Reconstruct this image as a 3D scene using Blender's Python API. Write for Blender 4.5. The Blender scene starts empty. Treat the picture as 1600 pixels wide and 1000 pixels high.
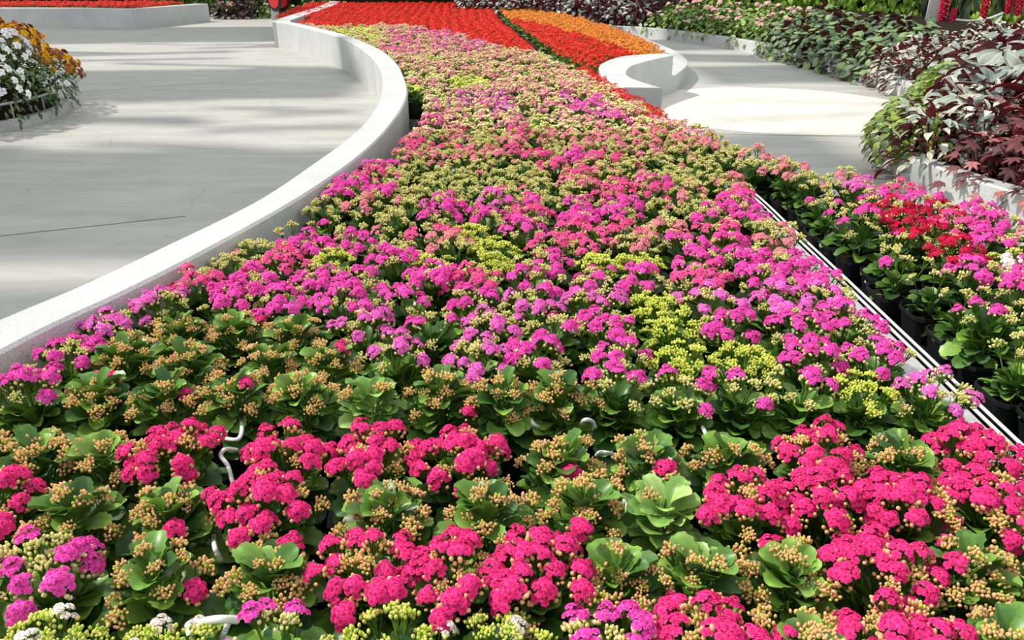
import bpy, math, random
import numpy as np
from mathutils import Vector, Matrix

rng = np.random.default_rng(11)
random.seed(5)
C = bpy.context.scene.collection
PI = math.pi

# ------------------------------------------------------------------ camera
H, FPX, PITCH = 1.6, 1250.0, math.radians(24)
cs, sn = math.cos(PITCH), math.sin(PITCH)

def at(px, py, z):
    """pixel of the photograph -> point of the place at height z"""
    dx, dy = px - 800, py - 500
    t = (z - H) / (-FPX * sn - dy * cs)
    return dx * t, (FPX * cs - dy * sn) * t

def proj(X, Y, Z):
    z = Z - H
    d = Y * cs - z * sn
    return 800 + FPX * X / d, 500 - FPX * (Y * sn + z * cs) / d

cam = bpy.data.cameras.new('camera')
camo = bpy.data.objects.new('camera', cam)
C.objects.link(camo)
camo.location = (0, 0, H)
camo.rotation_euler = (PI / 2 - PITCH, 0, 0)
cam.sensor_width = 36
cam.lens = 36 * FPX / 1600
cam.clip_end = 200
bpy.context.scene.camera = camo

# ------------------------------------------------------------------ materials
def srgb(r, g, b):
    f = lambda c: (c / 255 / 12.92) if c / 255 <= .04045 else ((c / 255 + .055) / 1.055) ** 2.4
    return (f(r), f(g), f(b))

def new_mat(name):
    m = bpy.data.materials.new(name)
    m.use_nodes = True
    nt = m.node_tree
    return m, nt, nt.nodes, nt.links, nt.nodes['Principled BSDF']

def plain(name, col, rough=.5, metal=0.0, spec=.5):
    m, nt, N, L, P = new_mat(name)
    P.inputs['Base Color'].default_value = (*col, 1)
    P.inputs['Roughness'].default_value = rough
    P.inputs['Metallic'].default_value = metal
    P.inputs['Specular IOR Level'].default_value = spec
    return m

def organic(name, rough, spec, transl, jitter=.12, under=None):
    """colour from the mesh's own pigment attribute, varied a little per leaf / petal"""
    m, nt, N, L, P = new_mat(name)
    a = N.new('ShaderNodeAttribute'); a.attribute_name = 'pigment'
    g = N.new('ShaderNodeNewGeometry')
    mr = N.new('ShaderNodeMapRange')
    mr.inputs['To Min'].default_value = 1 - jitter
    mr.inputs['To Max'].default_value = 1 + jitter
    L.new(g.outputs['Random Per Island'], mr.inputs['Value'])
    mul = N.new('ShaderNodeVectorMath'); mul.operation = 'SCALE'
    L.new(a.outputs['Color'], mul.inputs[0]); L.new(mr.outputs['Result'], mul.inputs['Scale'])
    col = mul.outputs['Vector']
    if under is not None:
        mx = N.new('ShaderNodeMix'); mx.data_type = 'RGBA'
        L.new(g.outputs['Backfacing'], mx.inputs['Factor'])
        L.new(col, mx.inputs['A']); mx.inputs['B'].default_value = (*under, 1)
        col = mx.outputs['Result']
    L.new(col, P.inputs['Base Color'])
    P.inputs['Roughness'].default_value = rough
    P.inputs['Specular IOR Level'].default_value = spec
    if transl:
        t = N.new('ShaderNodeBsdfTranslucent'); L.new(col, t.inputs['Color'])
        ms = N.new('ShaderNodeMixShader'); ms.inputs['Fac'].default_value = transl
        L.new(P.outputs[0], ms.inputs[1]); L.new(t.outputs[0], ms.inputs[2])
        L.new(ms.outputs[0], N['Material Output'].inputs['Surface'])
    return m

M_PETAL = organic('petal', .6, .15, .28, .16)
M_LEAF = organic('leaf', .38, .45, .12, .22)
M_MASS = organic('bed_plants', .55, .2, .15, .15)
M_BEGONIA = organic('begonia_leaf', .45, .4, .08, .2, under=srgb(112, 22, 40))
M_ROUND = organic('round_begonia_leaf', .42, .4, .1, .2, under=srgb(95, 38, 42))
M_BLACK = plain('black_plastic', srgb(26, 28, 30), .42)
M_SOIL = plain('peat', srgb(38, 30, 24), .95, 0, .1)
M_STEEL = None
M_WHITEPIPE = plain('white_plastic', srgb(232, 234, 232), .4)
M_DARK = plain('under_plant_shade', srgb(18, 20, 20), .8, 0, .1)  # near-black colour standing in for shade under the plants
M_RED = plain('red_paint', srgb(205, 35, 40), .4)
M_BARK = plain('stem_bark', srgb(70, 62, 38), .8)

def steel():
    m, nt, N, L, P = new_mat('galvanised_steel')
    tc = N.new('ShaderNodeTexCoord')
    v = N.new('ShaderNodeTexVoronoi'); v.inputs['Scale'].default_value = 60
    L.new(tc.outputs['Object'], v.inputs['Vector'])
    r = N.new('ShaderNodeMapRange'); r.inputs['To Min'].default_value = .42; r.inputs['To Max'].default_value = .62
    L.new(v.outputs['Color'], r.inputs['Value'])
    L.new(r.outputs['Result'], P.inputs['Base Color'])
    P.inputs['Metallic'].default_value = .35; P.inputs['Roughness'].default_value = .42
    return m
M_STEEL = steel()

def stone(name, lo, hi, scale=170):
    m, nt, N, L, P = new_mat(name)
    tc = N.new('ShaderNodeTexCoord')
    n = N.new('ShaderNodeTexNoise'); n.inputs['Scale'].default_value = scale; n.inputs['Detail'].default_value = 2
    n2 = N.new('ShaderNodeTexNoise'); n2.inputs['Scale'].default_value = 2.2; n2.inputs['Detail'].default_value = 5
    L.new(tc.outputs['Object'], n.inputs['Vector']); L.new(tc.outputs['Object'], n2.inputs['Vector'])
    cr = N.new('ShaderNodeValToRGB')
    cr.color_ramp.elements[0].position = .36; cr.color_ramp.elements[0].color = (*lo, 1)
    cr.color_ramp.elements[1].position = .5; cr.color_ramp.elements[1].color = (*hi, 1)
    L.new(n.outputs['Fac'], cr.inputs['Fac'])
    r = N.new('ShaderNodeMapRange'); r.inputs['From Min'].default_value = .3; r.inputs['From Max'].default_value = .7
    r.inputs['To Min'].default_value = .88; r.inputs['To Max'].default_value = 1.05
    L.new(n2.outputs['Fac'], r.inputs['Value'])
    mu = N.new('ShaderNodeVectorMath'); mu.operation = 'SCALE'
    L.new(cr.outputs['Color'], mu.inputs[0]); L.new(r.outputs['Result'], mu.inputs['Scale'])
    L.new(mu.outputs['Vector'], P.inputs['Base Color'])
    P.inputs['Roughness'].default_value = .6
    return m
M_STONE = stone('white_granite', srgb(172, 174, 176), srgb(206, 208, 209))
M_MARBLE = stone('pale_terrazzo', srgb(208, 205, 194), srgb(222, 219, 209), 90)

def concrete():
    m, nt, N, L, P = new_mat('stamped_concrete')
    tc = N.new('ShaderNodeTexCoord')
    mp = N.new('ShaderNodeMapping'); mp.inputs['Rotation'].default_value = (0, 0, .35); mp.inputs['Scale'].default_value = (.6, 2.4, 1)
    L.new(tc.outputs['Object'], mp.inputs['Vector'])
    n = N.new('ShaderNodeTexNoise'); n.inputs['Scale'].default_value = 1.6; n.inputs['Detail'].default_value = 8; n.inputs['Roughness'].default_value = .62
    n.inputs['Distortion'].default_value = .6
    L.new(mp.outputs[0], n.inputs['Vector'])
    cr = N.new('ShaderNodeValToRGB')
    e = cr.color_ramp.elements
    e[0].position = .28; e[0].color = (*srgb(160, 161, 157), 1)
    e[1].position = .72; e[1].color = (*srgb(190, 189, 183), 1)
    L.new(n.outputs['Fac'], cr.inputs['Fac'])
    # cracks of the stamped slate pattern, broken up by a mask
    dn = N.new('ShaderNodeTexNoise'); dn.inputs['Scale'].default_value = 1.5; dn.inputs['Detail'].default_value = 4
    L.new(tc.outputs['Object'], dn.inputs['Vector'])
    va = N.new('ShaderNodeVectorMath'); va.operation = 'SCALE'; va.inputs['Scale'].default_value = .3
    L.new(dn.outputs['Color'], va.inputs[0])
    ad = N.new('ShaderNodeVectorMath'); ad.operation = 'ADD'
    L.new(tc.outputs['Object'], ad.inputs[0]); L.new(va.outputs[0], ad.inputs[1])
    v = N.new('ShaderNodeTexVoronoi'); v.feature = 'DISTANCE_TO_EDGE'; v.inputs['Scale'].default_value = 1.1
    L.new(ad.outputs[0], v.inputs['Vector'])
    lt = N.new('ShaderNodeMath'); lt.operation = 'LESS_THAN'; lt.inputs[1].default_value = .006
    L.new(v.outputs['Distance'], lt.inputs[0])
    mk = N.new('ShaderNodeTexNoise'); mk.inputs['Scale'].default_value = 1.3
    L.new(tc.outputs['Object'], mk.inputs['Vector'])
    gt = N.new('ShaderNodeMath'); gt.operation = 'GREATER_THAN'; gt.inputs[1].default_value = .53
    L.new(mk.outputs['Fac'], gt.inputs[0])
    cm = N.new('ShaderNodeMath'); cm.operation = 'MULTIPLY'
    L.new(lt.outputs[0], cm.inputs[0]); L.new(gt.outputs[0], cm.inputs[1])
    cm2 = N.new('ShaderNodeMath'); cm2.operation = 'MULTIPLY'; cm2.inputs[1].default_value = .3
    L.new(cm.outputs[0], cm2.inputs[0])
    mx = N.new('ShaderNodeMix'); mx.data_type = 'RGBA'
    L.new(cm2.outputs[0], mx.inputs['Factor']); L.new(cr.outputs['Color'], mx.inputs['A'])
    mx.inputs['B'].default_value = (*srgb(112, 116, 116), 1)
    L.new(mx.outputs['Result'], P.inputs['Base Color'])
    b = N.new('ShaderNodeBump'); b.inputs['Strength'].default_value = .25; b.inputs['Distance'].default_value = .03
    L.new(n.outputs['Fac'], b.inputs['Height']); L.new(b.outputs[0], P.inputs['Normal'])
    P.inputs['Roughness'].default_value = .55
    return m
M_FLOOR = concrete()
M_DARKJOINT = plain('joint_filler', srgb(120, 122, 120), .8)

# ------------------------------------------------------------------ mesh helpers
class Geo:
    """triangles with one pigment colour per vertex"""
    def __init__(s): s.V, s.F, s.P, s.n = [], [], [], 0
    def add(s, v, f, c):
        v = np.asarray(v, float).reshape(-1, 3); f = np.asarray(f, int).reshape(-1, 3)
        c = np.broadcast_to(np.asarray(c, float), v.shape)
        s.V.append(v); s.F.append(f + s.n); s.P.append(c); s.n += len(v)
    def addg(s, g, M=None, off=(0, 0, 0), tint=1.0):
        v, f, c = g
        v = v @ np.asarray(M).T if M is not None else v
        s.add(v + np.asarray(off), f, c * np.asarray(tint))
    def get(s):
        return np.concatenate(s.V), np.concatenate(s.F), np.concatenate(s.P)

def make_mesh(name, g, mat, smooth=True):
    v, f, c = g
    me = bpy.data.meshes.new(name)
    me.vertices.add(len(v)); me.vertices.foreach_set('co', v.astype(np.float32).ravel())
    me.loops.add(len(f) * 3); me.loops.foreach_set('vertex_index', f.astype(np.int32).ravel())
    me.polygons.add(len(f)); me.polygons.foreach_set('loop_start', np.arange(0, len(f) * 3, 3, dtype=np.int32))
    me.polygons.foreach_set('use_smooth', np.full(len(f), smooth))
    at_ = me.attributes.new('pigment', 'FLOAT_COLOR', 'POINT')
    at_.data.foreach_set('color', np.concatenate([np.clip(c, 0, 1), np.ones((len(c), 1))], 1).astype(np.float32).ravel())
    me.update(calc_edges=True); me.validate()
    me.materials.append(mat)
    return me

def poly_mesh(name, verts, faces, mat, smooth=False):
    me = bpy.data.meshes.new(name)
    me.from_pydata([tuple(map(float, v)) for v in verts], [], faces)
    me.materials.append(mat); me.update()
    if smooth:
        for p in me.polygons: p.use_smooth = True
    return me

def put(name, me, parent=None, loc=(0, 0, 0), rot=None, label=None, cat=None, group=None, kind=None):
    o = bpy.data.objects.new(name, me)
    C.objects.link(o)
    o.location = loc
    if rot is not None: o.rotation_euler = rot
    if parent is not None: o.parent = parent
    for k, v in (('label', label), ('category', cat), ('group', group), ('kind', kind)):
        if v: o[k] = v
    return o

def rot_z(a):
    c, s = math.cos(a), math.sin(a); return np.array([[c, -s, 0], [s, c, 0], [0, 0, 1.]])
def rot_x(a):
    c, s = math.cos(a), math.sin(a); return np.array([[1., 0, 0], [0, c, -s], [0, s, c]])
def rot_y(a):
    c, s = math.cos(a), math.sin(a); return np.array([[c, 0, s], [0, 1., 0], [-s, 0, c]])

def grid_faces(nu, nv, flip=False):
    f = []
    for i in range(nu - 1):
        for j in range(nv - 1):
            a = i * nv + j; b = a + 1; c = a + nv; d = c + 1
            f += [(a, c, b), (b, c, d)] if flip else [(a, b, c), (b, d, c)]
    return f

def tube(path, r0, r1, seg=5, col=(1, 1, 1), cap=True):
    path = np.asarray(path, float); n = len(path)
    V = []; F = []
    for i in range(n):
        d = path[min(i + 1, n - 1)] - path[max(i - 1, 0)]; d /= np.linalg.norm(d) + 1e-9
        a = np.cross(d, (0, 0, 1.) if abs(d[2]) < .9 else (1., 0, 0)); a /= np.linalg.norm(a); b = np.cross(d, a)
        r = r0 + (r1 - r0) * i / (n - 1)
        for k in range(seg):
            t = 2 * PI * k / seg
            V.append(path[i] + r * (a * math.cos(t) + b * math.sin(t)))
    for i in range(n - 1):
        for k in range(seg):
            a = i * seg + k; b = i * seg + (k + 1) % seg
            F += [(a, a + seg, b), (b, a + seg, b + seg)]
    if cap:
        for i, fl in ((0, 0), (n - 1, 1)):
            o = i * seg
            for k in range(1, seg - 1): F.append((o, o + k, o + k + 1) if not fl else (o, o + k + 1, o + k))
    V = np.array(V)
    return V, np.array(F), np.broadcast_to(np.asarray(col, float), V.shape)

def smooth_line(pts, n):
    """Catmull-Rom through pts"""
    p = [np.asarray(q, float) for q in pts]
    p = [2 * p[0] - p[1]] + p + [2 * p[-1] - p[-2]]
    out = []
    for i in range(1, len(p) - 2):
        for k in range(n):
            t = k / n
            out.append(.5 * ((2 * p[i]) + (-p[i - 1] + p[i + 1]) * t + (2 * p[i - 1] - 5 * p[i] + 4 * p[i + 1] - p[i + 2]) * t * t
                             + (-p[i - 1] + 3 * p[i] - 3 * p[i + 1] + p[i + 2]) * t ** 3))
    out.append(p[-2])
    return np.array(out)

# ------------------------------------------------------------------ petals, buds, leaves
def petal(l, w, lift, curl):
    """points outwards along +x; lift = rise angle; curl bends the tip"""
    xs = [0, .45, .86, 1.0]
    V = []
    for t, hw in ((.05, .18), (.5, .46), (.84, .4), (1.0, .0)):
        a = lift - curl * t
        x = l * t * math.cos(a); z = l * t * math.sin(a)
        if hw == 0: V.append((x, 0, z))
        else: V += [(x, -w * hw, z + .1 * w), (x, w * hw, z + .1 * w)]
    F = [(0, 2, 1), (1, 2, 3), (2, 4, 3), (3, 4, 5), (4, 6, 5)]
    return np.array(V), np.array(F)

def floret(lod, r):
    g = Geo()
    if lod == 0: rings = ((6, 1.0, .18, .3, 1.0), (5, .76, .62, .4, .95), (4, .5, 1.05, .4, .8))
    elif lod == 1: rings = ((5, 1.0, .15, .3, 1.0), (4, .66, .7, .4, .95))
    else: rings = ((4, 1.0, .25, .3, 1.0),)
    for n, s, lift, curl, b in rings:
        a0 = rng.uniform(0, 6)
        for k in range(n):
            V, F = petal(r * s, r * s * (.82 if n > 4 else 1.1), lift, curl)
            if lod == 2:
                V = V[[0, 2, 3, 6]]; F = np.array([(0, 1, 2), (1, 3, 2)])
            a = a0 + 2 * PI * k / n + rng.uniform(-.15, .15)
            cc = np.full((len(V), 3), b); cc[:2] *= .7; cc[-3:] *= 1.15
            g.add(V @ rot_z(a).T + (0, 0, .0012 * (1 - s)), F, cc)
    return g.get()

def bud(l, r, base, tip, seg=6):
    prof = [(0, .35), (.25, .95), (.6, 1.0), (.88, .6)]
    V = []; cc = []
    for t, q in prof:
        for k in range(seg):
            a = 2 * PI * k / seg
            V.append((r * q * math.cos(a), r * q * math.sin(a), l * t))
            m = min(1, max(0, (t - .1) / .5)); cc.append(np.asarray(base) * (1 - m) + np.asarray(tip) * m)
    V.append((0, 0, l)); cc.append(tip)
    F = []
    for i in range(3):
        for k in range(seg):
            a = i * seg + k; b = i * seg + (k + 1) % seg
            F += [(a, b, a + seg), (b, b + seg, a + seg)]
    for k in range(seg): F.append((3 * seg + k, 3 * seg + (k + 1) % seg, 4 * seg))
    return np.array(V), np.array(F), np.array(cc)

def leaf(l, w, nu=8, nv=5, elev=.6, arch=.9, cup=.25, scallop=.07, col=(.1, .2, .05), edge=None, shape='obovate', wave=0.0):
    """grows from the origin along +x, rising by elev and arching over"""
    edge = col if edge is None else edge
    V, cc = [], []
    x = z = 0.0
    for i in range(nu):
        t = i / (nu - 1)
        a = elev - arch * t
        if i: x += l / (nu - 1) * math.cos(a); z += l / (nu - 1) * math.sin(a)
        if shape == 'obovate': hw = (.13 if t < .12 else .13 + .87 * math.sin(PI / 2 * min(1, (t - .12) / .5))) * (1 if t < .68 else math.sqrt(max(0, 1 - ((t - .68) / .345) ** 2)))
        elif shape == 'lance': hw = max(.03, math.sin(PI * t ** .75)) ** .9
        elif shape == 'round': hw = math.sqrt(max(.004, 1 - (2 * t - 1) ** 2))
        elif shape == 'heart': hw = (min(1, .55 + t * 1.9) if t < .3 else max(.02, 1 - ((t - .3) / .7) ** 1.7) ** .9) if t > 0 else .3
        elif shape == 'star': hw = max(.04, (.25 + .75 * math.sin(PI * min(1, t * 1.05)) ** .8) * (.62 + .38 * abs(math.cos(3.2 * PI * t))))
        hw *= 1 + scallop * math.cos(i * PI)
        for j in range(nv):
            s = 2 * j / (nv - 1) - 1
            off = cup * w * hw * s * s + wave * w * math.sin(5 * t + 3 * s)
            V.append((x - off * math.sin(a), s * w * .5 * hw, z + off * math.cos(a)))
            m = min(1, max(0, (max(abs(s), t if t > .85 else 0) - .55) / .45)); rib = .18 if (j == nv // 2) else 0
            cc.append((np.asarray(col) * (1 - m) + np.asarray(edge) * m) * (1 + rib))
    return np.array(V), np.array(grid_faces(nu, nv, True)), np.array(cc)

# ------------------------------------------------------------------ flower colours
COL = {
    'hot': srgb(255, 62, 146), 'magenta': srgb(255, 88, 194), 'violet': srgb(255, 122, 214), 'salmon': srgb(250, 150, 168), 'deep': srgb(252, 92, 162),
    'crimson': srgb(214, 24, 78), 'light': srgb(240, 112, 178), 'white': srgb(255, 240, 232), 'red': srgb(240, 46, 34), 'orange': srgb(250, 148, 58),
}
BUD = {  # base, tip
    'peach': (srgb(196, 204, 96), srgb(250, 198, 148)), 'cream': (srgb(198, 206, 104), srgb(248, 234, 176)), 'yellow': (srgb(196, 214, 84), srgb(242, 242, 128)),
    'pinkish': (srgb(196, 150, 90), srgb(228, 110, 128)), 'lemon': (srgb(176, 200, 70), srgb(234, 234, 130)), 'ember': (srgb(120, 120, 40), srgb(230, 70, 40)),
}
STALK = srgb(104, 140, 52)

def open_cluster(colour, lod, bud_kind, R=.0285, buds=9):
    g = Geo(); rgb = np.asarray(COL[colour])
    if lod == 0: R *= .86
    n = {0: 14, 1: 11, 2: 6}[lod] + int(rng.integers(-3, 2))
    fr = {0: .0108, 1: .0132, 2: .0165}[lod]
    for k in range(n):
        q = math.sqrt((k + .4) / n); a = k * 2.39996 + rng.uniform(-.25, .25)
        x, y = R * q * math.cos(a) * rng.uniform(.9, 1.1), R * q * math.sin(a) * rng.uniform(.9, 1.1)
        z = .018 * (1 - q * q) + rng.uniform(-.006, .007)
        M = rot_z(a) @ rot_y(q * .75 + rng.uniform(-.15, .2)) @ rot_z(rng.uniform(0, 6))
        fl = floret(lod, fr * rng.uniform(.88, 1.12))
        g.addg(fl, M, (x, y, z), rgb * rng.uniform(.78, 1.15))
        if lod == 0: g.addg(tube([(x * .3, y * .3, -.035), (x * .9, y * .9, z - .002)], .0016, .0014, 3, STALK, False))
    if lod < 2:
        b = BUD[bud_kind]
        for k in range(buds if lod == 0 else buds // 2):
            a = rng.uniform(0, 2 * PI); q = rng.uniform(.75, 1.12)
            x, y, z = R * q * math.cos(a), R * q * math.sin(a), rng.uniform(-.022, -.006)
            M = rot_z(a) @ rot_y(.6)
            g.addg(bud(.0125, .0048, b[0], b[1], 6 if lod == 0 else 4), M, (x, y, z))
            g.addg(tube([(x * .25, y * .25, -.045), (x, y, z)], .0014, .0014, 3, STALK, False))
    g.addg(tube([(0, 0, -.16), (.003, .002, -.08), (0, 0, .006)], .0034, .0026, 5 if lod == 0 else 3, STALK, False))
    return g.get()

def bud_cluster(kind, lod, R=.0245, extra=None):
    g = Geo(); b = BUD[kind]
    if lod == 0: R *= .84
    subs = {0: 6, 1: 5, 2: 5}[lod]
    for s in range(subs):
        q = math.sqrt((s + .2) / subs); a = s * 2.39996 + rng.uniform(-.3, .3)
        cx, cy, cz = R * q * math.cos(a), R * q * math.sin(a), .012 * (1 - q * q) + rng.uniform(-.008, .005)
        if lod < 2: g.addg(tube([(0, 0, -.04), (cx * .7, cy * .7, cz - .014), (cx, cy, cz - .002)], .0018, .0014, 3, STALK, False))
        nb = {0: rng.integers(4, 8), 1: 5, 2: 1}[lod]
        for k in range(nb):
            aa = 2 * PI * k / nb + rng.uniform(-.3, .3); rr = (.0052 + .0042 * (k % 2)) if k else .0
            w = rng.uniform(.82, 1.12)
            if lod == 2: l, r = .017, .0105
            else: l, r = (.0108 if lod == 0 else .0122) * w, (.0037 if lod == 0 else .0046) * w
            off = (cx + rr * math.cos(aa), cy + rr * math.sin(aa), cz + rng.uniform(-.003, .003) + (.003 if k == 0 else 0))
            g.addg(bud(l, r, b[0], (np.asarray(b[1]) * rng.uniform(.85, 1.12) if rng.random() < .76 else np.asarray(b[0]) * 1.2), {0: 6, 1: 5, 2: 4}[lod]), rot_z(aa) @ rot_y(.45 if k else 0), off)
    if extra:
        for k in range(2):
            a = rng.uniform(0, 6); q = R * rng.uniform(.2, .8)
            g.addg(floret(min(lod, 1), .012), None, (q * math.cos(a), q * math.sin(a), .018), COL[extra])
    g.addg(tube([(0, 0, -.16), (.003, .002, -.08), (0, 0, .0)], .0032, .0022, 5 if lod == 0 else 3, STALK, False))
    return g.get()

GREENS = [srgb(84, 122, 48), srgb(70, 108, 46), srgb(102, 140, 56), srgb(62, 98, 50), srgb(118, 154, 66)]
DEEPG = [srgb(66, 100, 36), srgb(54, 86, 34), srgb(80, 116, 42), srgb(48, 78, 36), srgb(92, 128, 48)]
LIGHTG = [srgb(132, 168, 82), srgb(116, 154, 74), srgb(150, 180, 104), srgb(104, 144, 66)]

def kal_foliage(lod, pale=False, tall=1.0):
    g = Geo()
    n = {0: 62, 1: 28, 2: 12}[lod]
    nu, nv = {0: (12, 5), 1: (6, 3), 2: (4, 2)}[lod]
    for k in range(n):
        q = k / (n - 1)                    # 0 = outermost / lowest
        a = k * 2.39996 + rng.uniform(-.3, .3)
        elev = .45 + .95 * q + rng.uniform(-.25, .25)
        l = ((.116 if lod == 0 else .132) - .034 * q) * rng.uniform(.68, 1.18); w = l * rng.uniform(.5, .66)
        base = np.asarray((LIGHTG if pale else GREENS if lod == 0 else DEEPG)[rng.integers(0, 4 if pale else 5)])
        lf = leaf(l, w, nu, nv, elev, rng.uniform(.6, 1.3), rng.uniform(.1, .3), .085 if lod == 0 else 0, base, base * 1.4)
        roll = rot_x(rng.uniform(-.4, .4))
        r0 = .012 + .01 * (1 - q)
        z0 = (.112 + (.080 * tall) * q) + rng.uniform(0, .02)
        if lod == 2: z0 += .02; 
        g.addg(lf, rot_z(a) @ roll, (r0 * math.cos(a), r0 * math.sin(a), z0))
    if lod < 2: g.addg(tube([(0, 0, .10), (0, 0, .2)], .006, .004, 5, STALK))
    return g.get()

# pot: rounded-square tapered black plastic pot with a rolled rim
def pot_mesh(name, W=.2, hgt=.125):
    def loop(w, z, n=20):
        L = []
        for k in range(n):
            a = 2 * PI * k / n; c, s = math.cos(a), math.sin(a)
            p = (abs(c) ** 5 + abs(s) ** 5) ** (-1 / 5)
            L.append((w / 2 * p * c, w / 2 * p * s, z))
        return L
    n = 20; prof = [(W * .72, 0), (W * .93, hgt - .016), (W, hgt - .016), (W * 1.0, hgt), (W * .955, hgt), (W * .90, hgt - .03)]
    V = [v for w, z in prof for v in loop(w, z)]
    F = [tuple(range(n - 1, -1, -1))]
    for i in range(len(prof) - 1):
        for k in range(n):
            a = i * n + k; b = i * n + (k + 1) % n
            F.append((a, b, b + n, a + n))
    return poly_mesh(name, V, F, M_BLACK)

def soil_mesh():
    V = []; n = 20; W = .2 * .905; hgt = .1
    for k in range(n):
        a = 2 * PI * k / n; c, s = math.cos(a), math.sin(a); p = (abs(c) ** 5 + abs(s) ** 5) ** (-1 / 5)
        V.append((W / 2 * p * c, W / 2 * p * s, hgt))
    return poly_mesh('soil', V, [tuple(range(n))], M_SOIL)

# ------------------------------------------------------------------ composition of each look
COMP = {  # look: (open colour, n lo, n hi), (bud kind, n lo, n hi)
    'H': (('hot', 15, 19), ('peach', 4, 6)), 'M': (('magenta', 8, 11), ('cream', 4, 6)), 'V': (('violet', 7, 10), ('cream', 4, 6)),
    'N': (('magenta', 3, 5), ('cream', 3, 5)), 'S': (('salmon', 6, 9), ('cream', 5, 8)), 'P': (('deep', 8, 11), ('cream', 3, 5)),
    'B': (('hot', 0, 1), ('peach', 11, 13)), 'Y': (('white', 0, 0), ('yellow', 16, 19)), 'T': (('salmon', 0, 1), ('cream', 11, 13)),
    'W': (('white', 3, 4), ('lemon', 9, 11)), 'C': (('crimson', 10, 13), ('cream', 1, 3)), 'L': (('light', 9, 12), ('cream', 3, 5)),
    'G': (('hot', 0, 0), ('peach', 1, 3)), 'R': (('red', 11, 14), ('ember', 0, 1)), 'O': (('orange', 11, 14), ('ember', 0, 0)), 'K': (('magenta', 0, 1), ('cream', 3, 5)),
}
LOOK = {
    'H': 'hot pink kalanchoe in full bloom', 'M': 'magenta kalanchoe in full bloom', 'V': 'violet pink kalanchoe in bloom', 'N': 'leafy kalanchoe with few magenta flowers',
    'S': 'salmon pink kalanchoe', 'P': 'deep pink kalanchoe', 'B': 'kalanchoe in peach bud', 'Y': 'yellow-budded kalanchoe', 'T': 'cream-budded kalanchoe',
    'W': 'white-flowered kalanchoe with lemon buds', 'C': 'crimson kalanchoe in full bloom', 'L': 'light pink kalanchoe', 'G': 'pale green leafy kalanchoe without flowers', 'K': 'leafy kalanchoe with few cream buds',
}
_cl = {}
def cluster_mesh(kind, key, lod, bk='cream'):
    k = (kind, key, lod)
    if k not in _cl:
        out = []
        for i in range(4 if lod == 0 else 3):
            g = open_cluster(key, lod, bk) if kind == 'open' else bud_cluster(key, lod)
            out.append(make_mesh(f'{key}_{"flower" if kind == "open" else "bud"}_cluster', g, M_PETAL))
        _cl[k] = out
    return random.choice(_cl[k])
_fol = {}
def foliage_mesh(lod, pale, tall):
    k = (lod, pale, tall)
    if k not in _fol: _fol[k] = [make_mesh('kalanchoe_foliage', kal_foliage(lod, pale, tall), M_LEAF) for _ in range(5)]
    return random.choice(_fol[k])
POT = pot_mesh('square_pot'); SOIL = soil_mesh()

ZB = .155                                    # bench top

def head_spots(n, spread, top, drop):
    out = []
    a0 = random.uniform(0, 6)
    for k in range(n):
        q = math.sqrt((k + .3) / n) if n > 3 else random.uniform(.2, .9)
        a = a0 + k * 2.39996 + random.uniform(-.35, .35)
        r = spread * q * random.uniform(.85, 1.12)
        out.append((r * math.cos(a), r * math.sin(a), top - drop * q * q + random.uniform(-.024, .02), a, q))
    return out

def plan_plant(look):
    (oc, o0, o1), (bk, b0, b1) = COMP[look]
    no, nb = random.randint(o0, o1), random.randint(b0, b1)
    buddy = look in 'BTYGKW'
    spots = head_spots(no + nb, .118 if not buddy else .110, .340 if not buddy else .312, .055)
    idx = list(range(no + nb)); random.shuffle(idx)
    # flowers open on top, buds lower
    heads = []
    opens = set(idx[:no])
    for i, (x, y, z, a, q) in enumerate(spots):
        o = i in opens
        heads.append(('open' if o else 'bud', oc if o else bk, bk, x, y, z - (0 if o or buddy or look == 'S' else .02), a, q))
    return heads

def kalanchoe(x, y, look, lod, label, group=None, scale=1.0, z=None):
    t = put('kalanchoe', None, None, (x, y, ZB if z is None else z), (0, 0, random.uniform(-.06, .06)), label, 'potted plant', group)
    put('pot', POT, t); put('soil', SOIL, t)
    pale = look == 'G'
    tall = {'H': 1.1, 'B': 1.95, 'G': 1.9, 'N': 1.3, 'K': 1.1}.get(look, 1.0)
    f = put('foliage', foliage_mesh(lod, pale, tall), t, (0, 0, 0), (0, 0, random.uniform(0, 6.28)))
    f.scale = (scale,) * 3
    lean = random.uniform(0, 6.28)
    for kind, key, bk, hx, hy, hz, a, q in plan_plant(look):
        o = put('flower_cluster' if kind == 'open' else 'bud_cluster', cluster_mesh(kind, key, lod, bk), t, (hx, hy, hz))
        tilt = .15 + .38 * q
        o.rotation_euler = (Matrix.Rotation(a, 3, 'Z') @ Matrix.Rotation(tilt, 3, 'Y') @ Matrix.Rotation(random.uniform(0, 6.28), 3, 'Z')).to_euler()
        s = random.uniform(.82, 1.12) * (1.0 if kind == 'open' else .95)
        o.scale = (s, s, s)
    return t

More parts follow.
